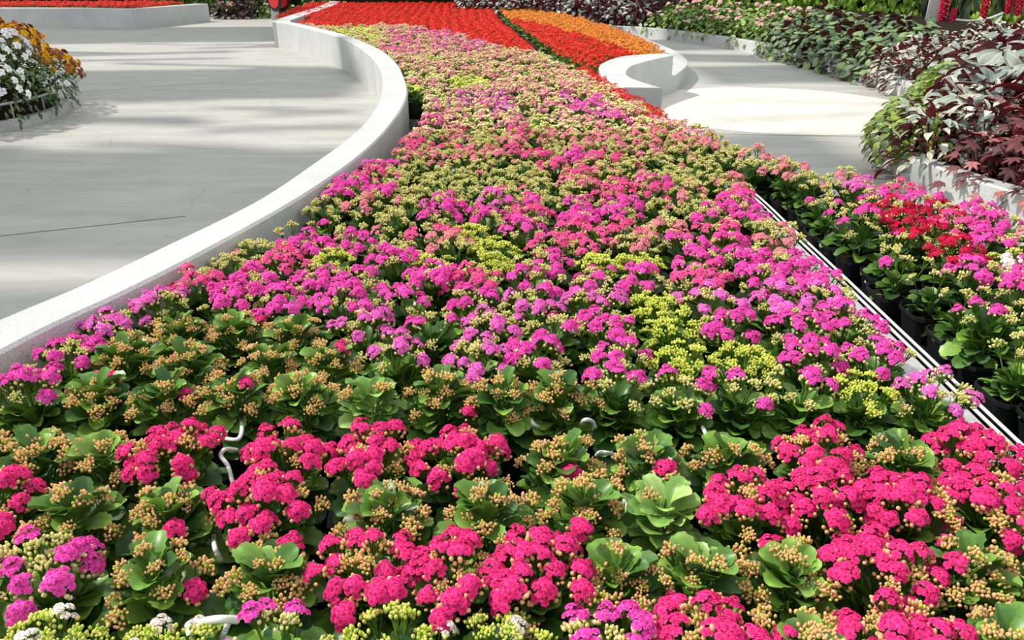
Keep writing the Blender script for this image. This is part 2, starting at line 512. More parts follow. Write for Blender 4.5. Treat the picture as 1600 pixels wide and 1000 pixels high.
# ------------------------------------------------------------------ the place: outlines (metres)
WALL_OUT = [(-2.6, .9), (-1.98, 1.8), (-1.74, 2.48), (-1.62, 2.79), (-1.5, 3.2), (-1.3, 3.97), (-1.19, 4.89), (-1.13, 5.6), (-1.12, 6.33), (-1.16, 7.12), (-1.25, 7.95), (-1.38, 8.84), (-1.62, 10.04), (-2.03, 11.58), (-2.64, 13.41), (-3.27, 14.8), (-4.43, 16.98), (-4.88, 17.6)]
WALL_IN = [(-2.38, .8), (-1.76, 1.75), (-1.54, 2.42), (-1.43, 2.72), (-1.31, 3.12), (-1.12, 3.9), (-1.0, 4.65), (-.93, 5.4), (-.91, 6.2), (-.93, 7.1), (-1.0, 7.9), (-1.15, 8.84), (-1.39, 10.1), (-1.78, 11.6), (-2.36, 13.2), (-2.98, 14.7), (-4.1, 16.8), (-4.55, 17.6)]
wall_in_line = smooth_line(WALL_IN, 6)
RAIL = [(1.44, .2), (1.44, 2.5), (1.44, 4.0), (1.41, 5.3), (1.14, 8.0), (.56, 11.5), (.2, 15.0), (-.2, 19.3), (-.7, 26.0)]
rail_line = smooth_line(RAIL, 8)
RIGHT_EDGE = [(3.4, 2.7), (2.64, 3.85), (2.22, 4.42), (1.85, 4.9), (1.46, 5.7), (1.28, 6.35), (1.18, 7.1), (1.02, 8.3), (.88, 9.75)]
right_line = smooth_line(RIGHT_EDGE, 6)

def x_at(line, y):
    """x of a polyline at depth y"""
    ys = line[:, 1]; o = np.argsort(ys)
    return float(np.interp(y, ys[o], line[o, 0]))

def inside(poly, x, y):
    c = False; n = len(poly)
    for i in range(n):
        x0, y0 = poly[i]; x1, y1 = poly[(i + 1) % n]
        if (y0 > y) != (y1 > y) and x < (x1 - x0) * (y - y0) / (y1 - y0) + x0: c = not c
    return c

# which look grows where (outlines of the colour patches)
def box(x0, y0, x1, y1): return [(x0, y0), (x1, y0), (x1, y1), (x0, y1)]
PATCH = [  # later ones win; value is a weighted mix
    (box(-400, 40, 1700, 140), 'SSSSTS'), (box(-400, 140, 1700, 250), 'SSSTSST'),
    ([(590, 42), (700, 42), (790, 72), (720, 82), (600, 78)], 'LLLSP'), ([(490, 35), (600, 38), (610, 62), (560, 66)], 'YTYS'),
    ([(640, 100), (760, 112), (770, 140), (650, 140)], 'TYTS'),
    (box(700, 140, 815, 168), 'VMVS'), ([(850, 138), (915, 145), (975, 172), (970, 192), (900, 170)], 'VMM'),
    (box(600, 180, 700, 246), 'PSSP'), (box(690, 195, 900, 245), 'SSTP'),
    (box(440, 245, 1120, 312), 'TTTTS'), (box(380, 312, 1120, 345), 'TTTK'),
    (box(505, 236, 606, 304), 'PMPM'), (box(860, 232, 960, 268), 'MPS'), (box(955, 262, 1035, 316), 'MMP'),
    (box(420, 346, 690, 386), 'MPMT'), (box(690, 300, 805, 358), 'MVM'), (box(812, 298, 995, 378), 'MMPM'), (box(1060, 312, 1200, 380), 'PMTM'), (box(1110, 282, 1175, 330), 'MP'),
    (box(415, 384, 1080, 426), 'YYYYM'), (box(715, 343, 800, 400), 'YYY'), (box(330, 345, 440, 400), 'TTP'),
    (box(400, 418, 620, 475), 'MVPM'), (box(560, 408, 1000, 440), 'PMMT'), (box(620, 436, 1000, 560), 'MVMNV'), (box(500, 470, 640, 560), 'MPVN'),
    (box(1000, 376, 1600, 470), 'MMMP'), (box(1080, 440, 1600, 640), 'MMVMV'),
    ([(965, 442), (1060, 448), (1110, 500), (1205, 490), (1215, 555), (1060, 556), (985, 505)], 'Y'),
    (box(1000, 545, 1440, 640), 'VMVNM'), (box(1290, 585, 1400, 665), 'Y'),
    ([(200, 385), (410, 385), (400, 480), (250, 500), (200, 470)], 'MMPT'), ([(-50, 470), (250, 455), (260, 560), (120, 620), (-50, 620)], 'MMVM'), (box(100, 448, 205, 476), 'YM'),
    ([(260, 480), (520, 465), (525, 600), (120, 640), (130, 560)], 'B'),
    (box(520, 548, 935, 600), 'BBBG'),
]
PATCH_RIGHT = [
    (box(800, 60, 1700, 250), 'SSTSP'), (box(1100, 200, 1360, 300), 'SSSTT'), (box(1330, 262, 1700, 345), 'MPMV'), (box(1270, 312, 1480, 375), 'CCPM'),
    (box(1440, 330, 1560, 440), 'CMMP'), (box(1535, 360, 1700, 410), 'WYT'), (box(1480, 405, 1800, 700), 'MMVM'),
]
def look_at_pixel(px, py, patches):
    hit = 'S'
    for poly, mix in patches:
        if inside(poly, px, py): hit = mix
    return random.choice(hit)

# ------------------------------------------------------------------ where every plant stands
ORD = ['', 'first', 'second', 'third', 'fourth', 'fifth', 'sixth', 'seventh', 'eighth', 'ninth', 'tenth', 'eleventh', 'twelfth', 'thirteenth', 'fourteenth', 'fifteenth', 'sixteenth',
       'seventeenth', 'eighteenth', 'nineteenth', 'twentieth', 'twenty-first', 'twenty-second', 'twenty-third', 'twenty-fourth', 'twenty-fifth', 'twenty-sixth']
FRONT = [  # depth of the row, (photo column of each plant, look)
    (1.10, 985, [(-120, 'B'), (50, 'W'), (245, 'W'), (425, 'N'), (610, 'W'), (780, 'W'), (950, 'M'), (1110, 'H'), (1270, 'B'), (1430, 'H'), (1590, 'B')]),
    (1.31, 880, [(-95, 'M'), (65, 'M'), (235, 'B'), (420, 'B'), (575, 'H'), (710, 'H'), (840, 'H'), (965, 'B'), (1100, 'B'), (1245, 'B'), (1380, 'H'), (1515, 'B'), (1660, 'B')]),
    (1.53, 785, [(-20, 'H'), (118, 'B'), (262, 'B'), (410, 'H'), (605, 'B'), (760, 'B'), (915, 'B'), (1040, 'G'), (1165, 'H'), (1295, 'H'), (1420, 'H'), (1550, 'H'), (1680, 'H')]),
    (1.74, 690, [(-60, 'B'), (50, 'B'), (150, 'B'), (265, 'H'), (440, 'H'), (585, 'H'), (725, 'H'), (880, 'B'), (1010, 'B'), (1140, 'B'), (1285, 'H'), (1410, 'B'), (1535, 'H'), (1650, 'H')]),
    (2.08, 605, [(-165, 'M'), (-65, 'M'), (40, 'M'), (150, 'B'), (260, 'B'), (365, 'B'), (470, 'B'), (580, 'G'), (690, 'B'), (785, 'B'), (875, 'B'), (965, 'N'), (1065, 'N'), (1165, 'N'), (1255, 'N'), (1350, 'Y'), (1455, 'V')]),
]
plants = []      # (x, y, look, bed, row)
for r, (Y, py, row) in enumerate(FRONT):
    for px, look in row:
        x = at(px, py, .48)[0] * Y / at(px, py, .48)[1]
        lim = 1.28 if r >= 3 else 9
        if x < lim or r < 3: plants.append((x, Y + random.uniform(-.012, .012), look, 'main', r + 1))
PITCH_P = .218
yrow = 2.31; r = len(FRONT)
while yrow < 20:
    r += 1
    xl = x_at(wall_in_line, yrow) + .115 + (.16 if 5.0 < yrow < 8.2 else 0)
    xr = x_at(rail_line, yrow) - .24
    ncol = max(1, round((xr - xl) / PITCH_P)); step = (xr - xl) / ncol
    for x in np.linspace(xr, xl, ncol + 1):
        xx, yy = x + random.uniform(-.03, .03), yrow + random.uniform(-.035, .035)
        px, py = proj(xx, yy, .5)
        b = np.interp(px, [440, 520, 600, 700, 800], [33, 39, 36, 45, 74])
        if py < b: look = 'R'
        else: look = look_at_pixel(px, py, PATCH)
        if -120 < px < 1720 and py > -20: plants.append((xx, yy, look, 'main', r))
    yrow += PITCH_P
# the red bed spreads out behind the far end of the white wall
yrow = 20
while yrow < 27:
    x = x_at(rail_line, yrow) - .17
    while x > -5.3 - .12 * (yrow - 18):
        px, py = proj(x, yrow, .5)
        if py > -12: plants.append((x + random.uniform(-.02, .02), yrow + random.uniform(-.02, .02), 'R', 'main', 99))
        x -= PITCH_P
    yrow += PITCH_P
# right bench, beyond the rail
RED_POLY = [(.95, 9.75), (1.06, 10.0), (1.42, 10.95), (1.8, 11.3), (2.1, 11.45), (2.3, 12.6), (2.44, 14.0), (2.46, 15.2), (2.25, 17.0), (1.6, 20.0), (.6, 23.0), (-.5, 25.0)]
red_line = np.array(RED_POLY)
yrow = 1.75; r = 0
while yrow < 25:
    r += 1
    xl = x_at(rail_line, yrow) + (.26 if yrow > 5.5 else .275)
    xr = (x_at(right_line, yrow) - .06) if yrow < 9.7 else x_at(red_line, yrow) - .08
    if 4.5 < yrow < 9.7 and xr < xl + .1: xl = xr - .22
    x = xl; c = 0
    while x < xr:
        xx, yy = x + random.uniform(-.03, .03), yrow + random.uniform(-.035, .035)
        px, py = proj(xx, yy, .5)
        if yrow > 9.6:
            look = 'O' if py < np.interp(px, [760, 800, 850, 930, 985, 1040], [15, 27, 36, 58, 74, 95]) else 'R'
        else:
            look = look_at_pixel(px, py, PATCH_RIGHT)
            if c == 0 and px > 1140 and yrow < 4.5: look = random.choice('KKKN')
            elif c == 0: look = random.choice('KTSSS')
            elif c == 1 and py > 380: look = random.choice('NNM')
            if 5.9 < yrow and x + PITCH_P >= xr: look = 'R' if yrow > 6.4 else random.choice('RSP')
        if -60 < px < 2100 and py > -12: plants.append((xx, yy, look, 'right', r))
        x += PITCH_P; c += 1
    yrow += PITCH_P

# ------------------------------------------------------------------ nearest plants one by one, the rest as masses
def bed_z(x, y):
    return ZB + .08 if x < -9 else ZB - .10 * max(0, min(1, (x - 1.3) / 1.0)) if y > 9.6 else ZB

pinks = [p for p in plants if p[2] not in 'RO']
def seen_size(p):
    px, py = proj(p[0], p[1], .48)
    ins = -90 < px < 1690 and py < 1110
    return (0 if ins else 1, p[0] ** 2 + p[1] ** 2 + 1.2)
pinks.sort(key=seen_size)
single, rest = pinks[:300], pinks[300:]
rest = [p for p in rest if proj(p[0], p[1], .48)[1] < 900]

rows = {}
for p in single: rows.setdefault((p[3], p[4]), []).append(p)
for (bed, rw), ps in sorted(rows.items()):
    ps.sort(key=lambda p: p[0])
    vis = [p for p in ps if -60 < proj(p[0], p[1], .48)[0] < 1660]
    for p in ps:
        i = vis.index(p) + 1 if p in vis else 0
        look = LOOK[p[2]]
        if bed == 'main':
            if i == 0: label = f'{look}, {"left" if p[0] < 0 else "right"} end of {ORD[min(rw, 26)]} row from the front'
            elif i > len(vis) - 3 and rw > 5 and i > 0:
                k = len(vis) - i
                label = f'{look}, {["beside", "second from", "third from"][k]} the rail, {ORD[min(rw, 26)]} row from front'
            else: label = f'{look}, {ORD[min(i, 26)]} from left, {ORD[min(rw, 26)]} row from front'
        else:
            k = ps.index(p)
            label = f'{look} across the rail, {ORD[k + 1]} plant in, {ORD[min(rw, 26)]} row from front'
        d = p[1]
        lod = 0 if d < 2.75 else 1
        kalanchoe(p[0], p[1], p[2], lod, label, 'potted kalanchoes in the flower bed', .78 if p[2] == 'K' else 1.0)

_mass = {}
def mass_template(look, far):
    k = (look, far)
    if k not in _mass:
        out = []
        for v in range(5):
            g = Geo()
            (oc, o0, o1), (bk, b0, b1) = COMP[look]
            for kind, key, b, x, y, z, a, q in plan_plant(look):
                if look in 'RO' and kind == 'bud': continue
                cl = open_cluster(key, 2, b) if kind == 'open' else bud_cluster(key, 2)
                g.addg(cl, rot_z(a) @ rot_y(.15 + .35 * q), (x, y, z))
            g.addg(kal_foliage(2, look == 'G'))
            pv = np.array([(sx * .07, sy * .07, 0) for sx in (-1, 1) for sy in (-1, 1)] + [(sx * .1, sy * .1, .125) for sx in (-1, 1) for sy in (-1, 1)])
            g.add(pv, [(0, 4, 1), (1, 4, 5), (1, 5, 3), (3, 5, 7), (3, 7, 2), (2, 7, 6), (2, 6, 0), (0, 6, 4), (4, 6, 5), (5, 6, 7)], srgb(24, 26, 24))
            out.append(g.get())
        _mass[k] = out
    return random.choice(_mass[k])

def mass(name, label, cat, ps):
    if not ps: return
    g = Geo()
    for x, y, look, bed, rw in ps:
        g.addg(mass_template(look, 0), rot_z(random.uniform(0, 6.28)), (x, y, bed_z(x, y) + random.uniform(-.03, .02)), np.asarray([random.uniform(.88, 1.1)] * 3))
    put(name, make_mesh(name, g.get(), M_MASS), label=label, cat=cat, kind='stuff')

mass('kalanchoe_mass', 'pink, salmon and cream kalanchoes filling the bed beyond the nearest rows', 'flowers', rest)

def small_plants(name, look, ps, label_of, group):
    ts = []
    for i in range(5):
        ts.append(make_mesh(name, mass_template(look, i), M_MASS))
    for p in ps:
        o = put(name, random.choice(ts), None, (p[0], p[1], bed_z(p[0], p[1]) if len(p) == 5 else p[5]), (0, 0, random.uniform(0, 6.28)), label_of(p), 'potted plant', group)

reds = sorted((p for p in plants if p[2] == 'R'), key=lambda p: p[1])
oranges = sorted((p for p in plants if p[2] == 'O'), key=lambda p: p[1])
red_right = [p for p in reds if p[3] == 'right'][:170]; red_left = [p for p in reds if p[3] == 'main'][:130]
chosen = set(map(id, red_right + red_left))
small_plants('red_kalanchoe', 'R', red_right, lambda p: 'bright red kalanchoe among the red ones between the rail and the crescent wall', 'red kalanchoes across the rail')
small_plants('red_kalanchoe', 'R', red_left, lambda p: 'bright red kalanchoe in the band of red behind the pink bed', 'red kalanchoes behind the pink bed')
small_plants('orange_kalanchoe', 'O', oranges[:260], lambda p: 'orange kalanchoe in the orange strip along the far edge of the bed', 'orange kalanchoes')
leftover = [p for p in reds if id(p) not in chosen] + oranges[260:]
# red flowers behind the far wall on the left
for i in range(13):
    for j in range(34):
        x = -15.2 + j * .2 + .05 * (i % 2); y = 23.3 + i * .22
        if x < -9.75 - .02 * i and y > np.interp(x, [-14.6, -11.8, -10.3, -9.7], [23.9, 23.75, 23.35, 25.5]):
            leftover.append((x, y, 'R', 'far', 0))
mass('red_kalanchoe_mass', 'distant red kalanchoes at the far end of the beds', 'flowers', leftover)

# ------------------------------------------------------------------ walls, kerbs and floor
def ribbon_wall(name, outer, inner, z0, z1, mat, n=6, bevel=.012, **kw):
    o = smooth_line(outer, n); i = smooth_line(inner, n)
    if len(o) != len(i):
        t = np.linspace(0, 1, len(o)); i = np.stack([np.interp(t, np.linspace(0, 1, len(i)), i[:, k]) for k in (0, 1)], 1)
    V, F = [], []
    prof = lambda a, b: [(*a, z0), (*a, z1 - bevel), (*(a + (b - a) * min(.45, bevel / np.linalg.norm(b - a))), z1), (*(b + (a - b) * min(.45, bevel / np.linalg.norm(b - a))), z1), (*b, z1 - bevel), (*b, z0)]
    for a, b in zip(o, i): V += prof(a, b)
    m = 6
    for k in range(len(o) - 1):
        for j in range(m):
            a = k * m + j; b = k * m + (j + 1) % m
            F.append((a, b, b + m, a + m))
    F.append(tuple(range(m - 1, -1, -1))); F.append(tuple(range((len(o) - 1) * m, len(o) * m)))
    me = poly_mesh(name, V, F, mat)
    import bmesh
    bm = bmesh.new(); bm.from_mesh(me); bmesh.ops.recalc_face_normals(bm, faces=bm.faces); bm.to_mesh(me); bm.free()
    return put(name, me, **kw)

me = poly_mesh('floor', [(-40, -3, 0), (30, -3, 0), (30, 60, 0), (-40, 60, 0)], [(0, 1, 2, 3)], M_FLOOR)
put('floor', me, kind='structure', label='grey stamped concrete greenhouse floor', cat='floor')
n = 96
V = [(3.2 + 1.72 * math.cos(2 * PI * k / n), 9.95 + 1.72 * math.sin(2 * PI * k / n), z) for z in (0, .004) for k in range(n)]
F = [tuple(range(n, 2 * n))] + [(k, (k + 1) % n, n + (k + 1) % n, n + k) for k in range(n)]
put('floor_inlay', poly_mesh('floor_inlay', V, F, M_MARBLE), kind='structure', label='pale round inlay set into the grey path', cat='floor')

ribbon_wall('planter_wall', WALL_OUT, WALL_IN, 0, .5, M_STONE, 6, label='long curved white granite planter wall edging the pink bed', cat='low wall')
ribbon_wall('planter_wall', [(-4.96, 17.62), (-5.08, 18.2), (-5.2, 20), (-5.5, 24.6), (-6.0, 28.6)], [(-4.56, 17.62), (-4.72, 18.2), (-4.86, 20), (-5.15, 24.6), (-5.65, 28.6)], 0, .5, M_STONE, 4,
            label='far return of the white planter wall behind red flowers', cat='low wall')
ribbon_wall('planter_wall', [(2.12, 11.02), (1.72, 10.42), (1.42, 9.85), (1.28, 9.3), (1.25, 8.92), (1.3, 8.55), (1.46, 8.0)], [(2.04, 11.3), (1.75, 11.16), (1.4, 10.85), (1.06, 10.0), (.98, 9.2), (.98, 8.65), (1.08, 8.05)], 0, .5, M_STONE, 8,
            label='white crescent-shaped granite seat wall beside the round floor inlay', cat='low wall')
ribbon_wall('garden_kerb', [(1.5, 22.0), (2.3, 18.5), (2.72, 16.5), (2.84, 14.7), (2.78, 13.4), (2.66, 12.6), (2.46, 11.95), (2.25, 11.35), (2.1, 11.0)], [(1.3, 21.9), (2.08, 18.4), (2.5, 16.4), (2.61, 14.7), (2.55, 13.5), (2.44, 12.7), (2.26, 12.1), (2.09, 11.5), (1.98, 11.08)], 0, .22, M_STONE, 6,
            label='low white kerb curving round the orange kalanchoes', cat='kerb')
KERB_R = [(2.2, 20.9), (3.06, 20.25), (3.93, 18.8), (4.55, 17.0), (4.78, 16.0), (4.92, 15.0), (5.15, 13.4), (5.17, 12.0), (5.06, 10.7), (4.86, 9.7), (4.4, 8.7), (3.7, 7.7), (3.28, 6.95), (3.14, 6.35), (3.16, 5.95), (3.3, 5.3), (3.7, 4.5), (4.4, 3.5)]
def offset(line, d):
    p = np.asarray(line, float); t = np.gradient(p, axis=0); t /= np.linalg.norm(t, axis=1, keepdims=True)
    return p + d * np.stack([-t[:, 1], t[:, 0]], 1)
kerb_line = smooth_line(KERB_R, 6)
ribbon_wall('garden_kerb', kerb_line[::1], offset(kerb_line, .16), 0, .22, M_STONE, 1, label='long low white kerb edging the begonia bed', cat='kerb')
ribbon_wall('planter_wall', [(-16, 23.4), (-14.1, 23.4), (-11.8, 23.3), (-10.1, 22.75), (-9.2, 26.0)], [(-16, 23.7), (-14.1, 23.7), (-11.8, 23.6), (-10.3, 23.15), (-9.6, 26.0)], 0, .5, M_STONE, 1,
            label='pale angular planter wall in front of distant red flowers', cat='low wall')

# soil of the begonia bed: rises away from its kerb
def kerb_dist(x, y):
    d = np.hypot(kerb_line[:, 0] - x, kerb_line[:, 1] - y); return float(d.min())
def mound_z(x, y):
    d = kerb_dist(x, y)
    return .14 + .58 * min(1, d / 2.4) ** .8
inner = offset(kerb_line, .1)
V, F = [], []
NB = 9
outer_pts = offset(kerb_line, 3.4)
for k in range(len(inner)):
    for j in range(NB):
        t = j / (NB - 1)
        tx, ty = outer_pts[k]
        x = inner[k, 0] * (1 - t) + tx * t; y = inner[k, 1] * (1 - t) + ty * t
        V.append((x, y, .12 + .54 * min(1, (3.3 * t + .1) / 2.4) ** .8))
for k in range(len(inner) - 1):
    for j in range(NB - 1):
        a = k * NB + j
        F.append((a, a + 1, a + NB + 1, a + NB))
put('soil_mound', poly_mesh('soil_mound', V, F, M_SOIL, True), kind='structure', label='dark planting soil of the begonia bed', cat='soil')

for (a, b), m in ((((-20, 229), (566, 226)), M_MARBLE), (((100, 145), (400, 125)), M_DARKJOINT), (((0, 369), (290, 338)), M_DARKJOINT), (((1070, 209), (1380, 214)), M_DARKJOINT)):
    p, q = np.array(at(*a, 0)), np.array(at(*b, 0)); d = (q - p) / np.linalg.norm(q - p); nn = np.array([-d[1], d[0]]) * .006
    put('floor_joint', poly_mesh('floor_joint', [(*(p - nn), .002), (*(q - nn), .002), (*(q + nn), .002), (*(p + nn), .002)], [(0, 1, 2, 3)], m), kind='structure', label='thin straight joint line in the concrete path', cat='floor')

# ------------------------------------------------------------------ benches, rails and pipes
def sweep(line, off0, off1, z0, z1, name, mat, parent=None, **kw):
    a = offset(line, -off0); b = offset(line, -off1)
    V, F = [], []
    for p, q in zip(a, b): V += [(*p, z0), (*p, z1), (*q, z1), (*q, z0)]
    for k in range(len(a) - 1):
        for j in range(4):
            s = k * 4 + j; e = k * 4 + (j + 1) % 4
            F.append((s, e, e + 4, s + 4))
    F += [(3, 2, 1, 0), tuple(range(len(a) * 4 - 4, len(a) * 4))]
    return put(name, poly_mesh(name, V, F, mat), parent, **kw)

left_bench = put('flower_bench', None, None, (0, 0, 0), label='low galvanised bench carrying the wide pink bed', cat='bench')
V = []; ys = np.linspace(.6, 27, 60)
def left_x(y): return x_at(wall_in_line, y) + .0 if y < 17.5 else -4.8 - .06 * (y - 17.5)
F = []
for k, y in enumerate(ys): V += [(left_x(y) + .26 if y < 17 else left_x(y) + .1, y, .152), (x_at(rail_line, y) - .06, y, .152)]
for k in range(len(ys) - 1): F.append((2 * k, 2 * k + 1, 2 * k + 3, 2 * k + 2))
put('shade_sheet', poly_mesh('shade_sheet', V, F, M_DARK), left_bench)  # solid black sheet in place of the shade below the pots
sweep(rail_line, -.085, .015, .16, .30, 'side_rail', M_STEEL, left_bench)
g = Geo()
for y in np.arange(2.0, 12, .06):
    x0 = x_at(wall_in_line, y) + .01
    g.addg(tube([(x0, y, .145), (x0 + .45, y, .145)], .003, .003, 4))
for dx in (.04, .13, .22, .31, .4):
    g.addg(tube([(x_at(wall_in_line, y) + dx, y, .15) for y in np.arange(2.0, 12, .25)], .003, .003, 4))
put('wire_grating', make_mesh('wire_grating', g.get(), M_STEEL), left_bench)
for y in (1.5, 3.5, 5.5, 8, 11, 15):
    for x in (x_at(rail_line, y) - .04, x_at(rail_line, y) - .9):
        put('leg', make_mesh('leg', tube([(x, y, 0), (x, y, .158)], .018, .018, 8), M_STEEL), left_bench)

right_bench = put('flower_bench', None, None, (0, 0, 0), label='low galvanised bench beyond the rail carrying the narrow pink bed', cat='bench')
V, F = [], []
ys = np.linspace(1.2, 24, 60)
for y in ys:
    xr = x_at(right_line, y) if y < 9.7 else x_at(red_line, y)
    xa, xb = x_at(rail_line, y) + .12, max(xr - .05, x_at(rail_line, y) + .14)
    V += [(xa, y, bed_z(xa, y) - .003), (xb, y, bed_z(xb, y) - .003)]
for k in range(len(ys) - 1): F.append((2 * k, 2 * k + 1, 2 * k + 3, 2 * k + 2))
put('shade_sheet', poly_mesh('shade_sheet', V, F, M_DARK), right_bench)  # same dark sheet, painting the shade beneath this bench's plants
sweep(rail_line, .10, .115, .10, .2, 'side_rail', M_STEEL, right_bench)
for y in (1.8, 3.5, 5.3):
    put('leg', make_mesh('leg', tube([(x_at(rail_line, y) + .16, y, 0), (x_at(rail_line, y) + .16, y, .152)], .018, .018, 8), M_STEEL), right_bench)
for dx, lab in ((.035, 'thin white watering pipe lying closest to the steel bench rail'), (.066, 'thin white watering pipe lying closest to the black pots across the rail')):
    pl = offset(rail_line, -dx)
    put('watering_pipe', make_mesh('watering_pipe', tube([(p[0], p[1], .302) for p in pl if p[1] < 20], .006, .006, 7), M_WHITEPIPE), label=lab, cat='pipe')

# white drip tubes looping between the pots
def drip(pts, lab, r=.006):
    P = []
    for px, py, z in pts:
        x, y = at(px, py, z); P.append((x, y, z))
    put('drip_tube', make_mesh('drip_tube', tube(smooth_line(P, 8), r, r, 7), M_WHITEPIPE), label=lab, cat='hose', group='white drip tubes between the pots')
drip([(12, 766, 0.42), (25, 757, 0.45), (42, 758, 0.45), (58, 768, 0.39)], 'white drip tube arching between pots at the left edge')
drip([(344, 683, 0.36), (356, 686, 0.39), (372, 686, 0.40), (378, 672, 0.39), (376, 655, 0.36)], 'white drip tube looped beside the hot pink plants, upper loop')
drip([(364, 757, 0.37), (356, 728, 0.40), (345, 712, 0.42), (352, 702, 0.43), (370, 703, 0.40)], 'white drip tube hooking down between budding and hot pink plants')
drip([(334, 838, 0.36), (336, 856, 0.39), (345, 876, 0.36)], 'short white drip tube between two peach-budded plants')
drip([(296, 982, 0.39), (320, 971, 0.45), (345, 967, 0.47), (372, 969, 0.45)], 'white drip tube lying across the gap at the very front', .008)
drip([(346, 1000, 0.39), (352, 985, 0.43), (358, 970, 0.45)], 'white drip tube branching down at the very front')
drip([(829, 652, 0.36), (833, 662, 0.39), (841, 667, 0.36)], 'short white drip tube beside the last hot pink plant')
drip([(908, 663, 0.37), (914, 656, 0.41), (925, 658, 0.39), (930, 668, 0.36)], 'small white drip tube loop above the black tray edge')
drip([(1098, 668, 0.37), (1106, 682, 0.41), (1120, 687, 0.42), (1136, 684, 0.39)], 'white drip tube across the black tray edge')
drip([(932, 712, 0.36), (938, 707, 0.40), (950, 708, 0.40), (962, 712, 0.36)], 'thin white drip tube end above the peach-budded plants')
drip([(974, 780, 0.36), (980, 792, 0.41), (981, 806, 0.36)], 'short white drip tube beside the pale green leafy plant')

# ------------------------------------------------------------------ begonias and other foliage plants
def begonia_foliage(n, R, hgt, l, asp, cols, shape, up, nu=7, nv=5, edge=1.0, scallop=.0, cup=.15, wave=.02, hang=0.0, flip=.2, veins=False):
    g = Geo()
    for k in range(n):
        q = math.sqrt((k + .3) / n); a = k * 2.39996 + rng.uniform(-.4, .4)
        r = R * q * rng.uniform(.85, 1.1)
        z = hgt * (1 - q ** 2.2 * (1 + hang)) * rng.uniform(.85, 1.1) + .04
        c = np.asarray(cols[rng.integers(0, len(cols))]) * rng.uniform(.85, 1.12)
        ll = l * rng.uniform(.75, 1.2)
        if shape == 'star5':                       # five pointed lobes from one base
            parts = Geo()
            for ang, f in ((0, 1.0), (.62, .88), (-.62, .88), (1.25, .66), (-1.25, .66)):
                parts.addg(leaf(ll * f, ll * f * asp, nu, nv, .1, rng.uniform(.2, .6), cup, scallop, c, c * edge, 'lance', wave), rot_z(ang))
            lf = parts.get()
        else: lf = leaf(ll, ll * asp, nu, nv, 0, rng.uniform(.2, .7), cup, scallop, c, c * edge, shape, wave)
        if veins:
            vc = lf[2].reshape(nu, nv, 3); vc[:, 1::2] *= .66; vc[:, nv // 2] *= .6
        tilt = -(up - q * .9) + rng.uniform(-.25, .25)
        if rng.random() < flip: tilt -= .9
        M = rot_z(a) @ rot_y(tilt) @ rot_x(rng.uniform(-.5, .5))
        p = np.array([r * math.cos(a), r * math.sin(a), z])
        g.addg(lf, M, p - M @ np.array([ll * .15, 0, 0]))
    return g.get()

def crown_stems(R, hgt, col=srgb(88, 40, 34), n=9):
    g = Geo()
    g.addg(tube([(0, 0, -.04), (0, 0, .05)], .02, .014, 6, col))
    for k in range(n):
        a = k * 2.4; r = R * .7 * math.sqrt((k + .5) / n)
        g.addg(tube([(0, 0, .0), (r * .6 * math.cos(a), r * .6 * math.sin(a), hgt * .55), (r * math.cos(a), r * math.sin(a), hgt * .85)], .006, .004, 4, col, False))
    return g.get()

SILVER = [srgb(178, 190, 178), srgb(160, 174, 164), srgb(196, 204, 190), srgb(146, 162, 152)]
KINDS = {
    'silver': [begonia_foliage(40, .31, .34, .165, .82, SILVER, 'heart', .08, 9, 9, .95, 0, .1, .04, .3, .24, True) for _ in range(3)],
    'variegated': [begonia_foliage(120, .27, .28, .095, .5, [srgb(150, 162, 150), srgb(188, 192, 172), srgb(120, 136, 124), srgb(206, 206, 186)], 'lance', .35, 6, 5, 1.35, 0, .3, .05, .45, .3) for _ in range(3)],
    'bronze': [begonia_foliage(44, .28, .30, .11, .34, [srgb(132, 72, 74), srgb(108, 62, 64), srgb(168, 94, 92), srgb(90, 54, 56)], 'star5', .1, 6, 3, .75, .15, -.1, .03, .5, .1) for _ in range(3)],
    'round': [begonia_foliage(70, .33, .33, .125, .95, [srgb(112, 140, 88), srgb(92, 122, 82), srgb(132, 158, 104), srgb(84, 106, 82)], 'round', .1, 8, 7, .72, 0, -.08, .03, .7, .28) for _ in range(3)],
    'pewter': [begonia_foliage(90, .33, .36, .13, .5, [srgb(150, 158, 150), srgb(116, 124, 118), srgb(84, 60, 64), srgb(184, 190, 178)], 'lance', .25, 6, 5, 1.2, 0, .2, .06, .3, .3) for _ in range(3)],
    'flowering': [begonia_foliage(60, .3, .28, .10, .85, [srgb(116, 150, 64), srgb(96, 132, 56), srgb(150, 176, 92)], 'heart', .2, 5, 5, .9, 0, .05, .03, .5, .0) for _ in range(3)],
    'lime': [begonia_foliage(64, .2, .16, .07, .7, [srgb(116, 140, 52), srgb(140, 160, 64), srgb(86, 112, 44)], 'round', .1, 4, 3, 1.0, 0, .05, .03, .6, .0) for _ in range(3)],
    'dark': [begonia_foliage(54, .32, .4, .13, .8, [srgb(62, 40, 50), srgb(48, 34, 42), srgb(84, 50, 60)], 'heart', .3, 5, 5, .9, 0, .05, .03, .3, .1) for _ in range(2)],
}
LEAFMAT = {'silver': M_BEGONIA, 'variegated': M_BEGONIA, 'pewter': M_BEGONIA, 'bronze': M_BEGONIA, 'round': M_ROUND}
BM = {k: [make_mesh(k + '_foliage', g, LEAFMAT.get(k, M_LEAF)) for g in v] for k, v in KINDS.items()}
STEM = make_mesh('crown_stem', crown_stems(.28, .3), M_LEAF)
STEML = make_mesh('short_crown_stem', crown_stems(.16, .12, srgb(90, 110, 50)), M_LEAF)
STEMG = make_mesh('green_crown_stem', crown_stems(.28, .28, srgb(90, 110, 50)), M_LEAF)

